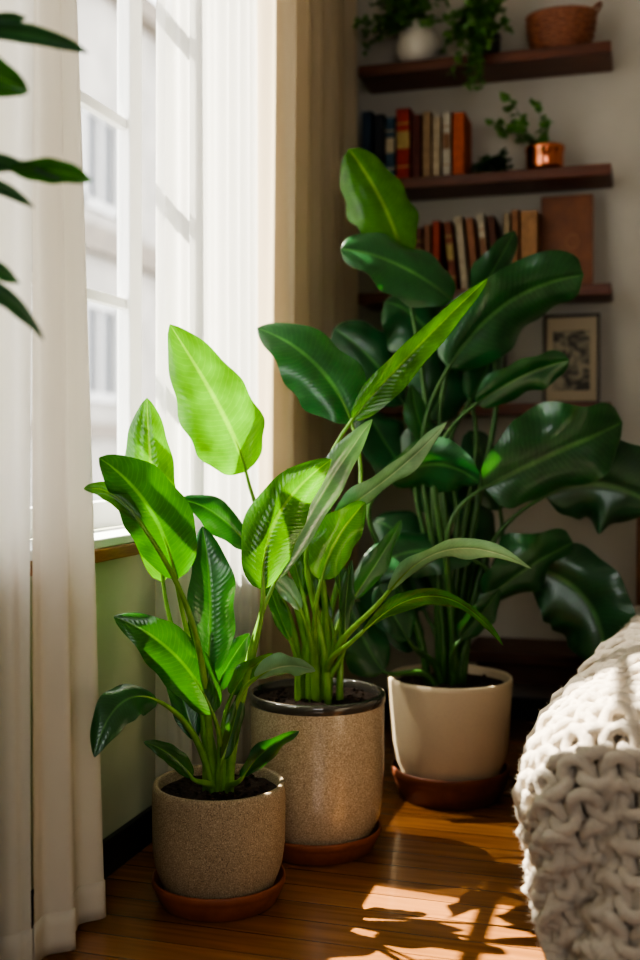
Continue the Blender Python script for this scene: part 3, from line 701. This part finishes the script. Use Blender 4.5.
# ------------------------------------------------------------------ bed + blanket
TH = math.radians(6.0); O = Vector((1.215, 2.17, 0))
bed = thing('bed', O, 'bed with wooden headboard under the knitted throw at right', 'bed', rot=(0, 0, -TH))
mt = MB().box((.0, .0, .22), (.95, 1.46, .455)).build('mattress', M['mattress'], bed, local=True, smooth=True, bevel=.1)
mt.modifiers['bevel'].segments = 5
MB().box((.03, .04, .12), (.92, 1.46, .22)).build('bed_base', M['bed_wood'], bed, local=True, smooth=False, bevel=.004)
for x in (.05, .84):
    MB().box((x, .07, 0), (x+.06, .13, .12)).build('leg', M['bed_wood'], bed, local=True, smooth=False, bevel=.003)
MB().box((-.1, 1.49, .12), (1.0, 1.525, .78)).build('headboard', M['bed_wood'], bed, local=True, smooth=False, bevel=.01)
for x in (-.18, 1.0): MB().box((x, 1.48, 0), (x+.06, 1.535, .82)).build('bed_post', M['bed_wood'], bed, local=True, smooth=False, bevel=.008)
RB = .215; ZT = .525
def S(p, q):
    dx = max(0, -p); dy = max(0, -q); d = math.hypot(dx, dy); ux = uy = out = dn = 0
    if d > 1e-9:
        ux, uy = dx/d, dy/d; a = d/RB
        if a < 1.4: out, dn = RB*math.sin(a), RB*(1-math.cos(a))
        else:
            e = d-1.4*RB; fl = -.28*ux + .16*uy; out = RB*math.sin(1.4)+e*fl; dn = RB*(1-math.cos(1.4))+e*.97
        out += (.020*math.sin(11*p-13*q+1.0) + .012*math.sin(23*p-19*q))*min(1, d/.25)
    w = Vector((max(p, 0)-out*ux, max(q, 0)-out*uy, ZT-dn+.02*max(q, 0)))
    w.z += (.026*noise.noise(Vector((p*6, q*6, 0))) + .010*noise.noise(Vector((p*15, q*15, 4))))*max(0, 1-d/.2)
    return w
def SN(p, q):
    e = .004; a = S(p+e, q)-S(p-e, q); b = S(p, q+e)-S(p, q-e); n_ = a.cross(b)
    return n_.normalized() if n_.length > 1e-12 else UP
def edge_trim(pp, qq):
    dx = max(0, -pp); dy = max(0, -qq); dd = math.hypot(dx, dy)
    if dd < 1e-6: return pp, qq
    lim = .44+.13*(dy/dd)**2+.03*math.sin(9*pp-8*qq)
    if dd > lim:
        f_ = lim/dd
        if pp < 0: pp *= f_
        if qq < 0: qq *= f_
    return pp, qq
bl_ = thing('knitted_throw', O, 'chunky cream knitted throw draped over the bed corner at right', 'blanket', rot=(0, 0, -TH))
m = MB(); sw = .072; rh = .054
p0, p1_, q0, q1 = -.49, .56, -.60, 1.42
nst = int((p1_-p0)/sw); nrow = int((q1-q0)/rh); NS = 16
for j in range(nrow):
    pts = []; rad = []
    q_ = q0 + j*rh
    for i in range(nst*NS+1):
        t = i/NS*2*PI
        pp = p0 + sw*(t/(2*PI)) + sw*.2*math.sin(2*t) + .014*noise.noise(Vector((i*.04, j*.6, 0)))
        qq = q_ - rh*1.0*math.cos(t) + .015*noise.noise(Vector((i*.04, j*.5, 5)))
        h = .015*math.cos(2*t) + .009*noise.noise(Vector((i*.1, j*1.1, 9)))
        pp, qq = edge_trim(pp, qq)
        pts.append(S(pp, qq) + SN(pp, qq)*h)
        rad.append(.0128*(1+.28*noise.noise(Vector((i*.2, j*5.3, 2)))))
    m.tube(pts, rad, 9)
kt = m.build('knit', M['wool'], bl_, local=True)
# loose yarn fringe along the hanging side
fr_ = random.Random(6)
for k in range(22):
    ang = fr_.uniform(0, .8) if k > 9 else 0
    if k <= 9: p, q = -.43, .02+k*.05
    else: p, q = -.46*math.cos(ang), -.46*math.sin(ang)
    a = S(p, q); pts = [a+Vector((0,0,.03)), a, a+Vector((fr_.uniform(-.012,.012), fr_.uniform(-.015,.015), -.03)), a+Vector((fr_.uniform(-.018,.02), fr_.uniform(-.02,.02), -.055-fr_.uniform(0,.02)))]
    MB().tube(pts, [.009, .0085, .0075, .004], 7).build('fringe', M['wool'], bl_, local=True)
vs_ = [v.co.copy() for v in kt.data.vertices]; ns_ = [v.normal.copy() for v in kt.data.vertices]
newc = []; fz = MB(); rf = random.Random(2)
for c_, n_ in zip(vs_, ns_):
    k = noise.noise(c_*95)*.0026 + noise.noise(c_*200)*.0018
    q = c_ + n_*k; newc += [q.x, q.y, q.z]
    for rep in range(2 if c_.y < .5 else 1):
        if rf.random() > .8: continue
        r3 = Vector((rf.uniform(-1,1), rf.uniform(-1,1), rf.uniform(-1,1)))
        d1 = (n_ + r3*.9).normalized(); ln = rf.uniform(.002, .007); sd_ = d1.cross(r3)
        if sd_.length < 1e-4: continue
        sd_ = sd_.normalized()*.00024; d2 = (d1+Vector((rf.uniform(-1,1), rf.uniform(-1,1), rf.uniform(-1,1)))*.9).normalized()
        b0 = len(fz.v); mp_ = q+d1*ln
        fz.v += [q-sd_, q+sd_, mp_+sd_*.8, mp_-sd_*.8, mp_+d2*ln]
        fz.f += [(b0, b0+1, b0+2, b0+3), (b0+3, b0+2, b0+4)]
kt.data.vertices.foreach_set('co', newc); kt.data.update()
tag(fz.build('wool_fuzz', M['fuzz'], bl_, local=True), kind='stuff')
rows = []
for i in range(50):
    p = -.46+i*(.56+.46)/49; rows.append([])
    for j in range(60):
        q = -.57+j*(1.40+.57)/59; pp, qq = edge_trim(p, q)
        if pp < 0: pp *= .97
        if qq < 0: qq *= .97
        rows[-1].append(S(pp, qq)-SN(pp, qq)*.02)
MB().grid(rows).build('shade_layer', M['wool_shade'], bl_, local=True)
# ------------------------------------------------------------------ light
sd = Vector((.80, -.07, -1.10)).normalized()
sun = bpy.data.lights.new('sun', 'SUN'); sun.energy = 27; sun.angle = math.radians(.6); sun.color = (1, .93, .8)
so = bpy.data.objects.new('sun', sun); col.objects.link(so); so.rotation_euler = sd.to_track_quat('-Z', 'Y').to_euler(); so.location = (-5, 5, 8)
wd = bpy.data.worlds.new('sky'); sc.world = wd; wd.use_nodes = True
bg = wd.node_tree.nodes['Background']; bg.inputs[0].default_value = (.98, .98, 1, 1); bg.inputs[1].default_value = 5.8
def portal(loc, d, sx, sy, name):
    po = bpy.data.lights.new(name, 'AREA'); po.shape = 'RECTANGLE'; po.size = sx; po.size_y = sy; po.cycles.is_portal = True
    pj = bpy.data.objects.new(name, po); col.objects.link(pj); pj.location = loc
    pj.rotation_euler = Vector(d).to_track_quat('-Z', 'Y').to_euler()
portal((-.2, (WY0+WY1)/2, (WZ0+WZ1)/2), (1, 0, 0), WY1-WY0, WZ1-WZ0, 'window_portal')
portal(((FX0+FX1)/2, YF-.09, (FZ0+FZ1)/2), (0, 1, 0), FX1-FX0, FZ1-FZ0, 'fill_window_portal')
# ------------------------------------------------------------------ camera
cd = bpy.data.cameras.new('camera'); co = bpy.data.objects.new('camera', cd); col.objects.link(co); sc.camera = co
co.location = CAM; co.rotation_euler = (PI/2, 0, YAW)
cd.sensor_width = 36; cd.lens = FPX/960*36; cd.shift_y = -30/960
cd.clip_start = .05
cd.dof.use_dof = True; cd.dof.focus_distance = 2.45; cd.dof.aperture_fstop = 1.4
try:
    sc.view_settings.look = 'AgX - High Contrast'
except Exception as e: print(e)
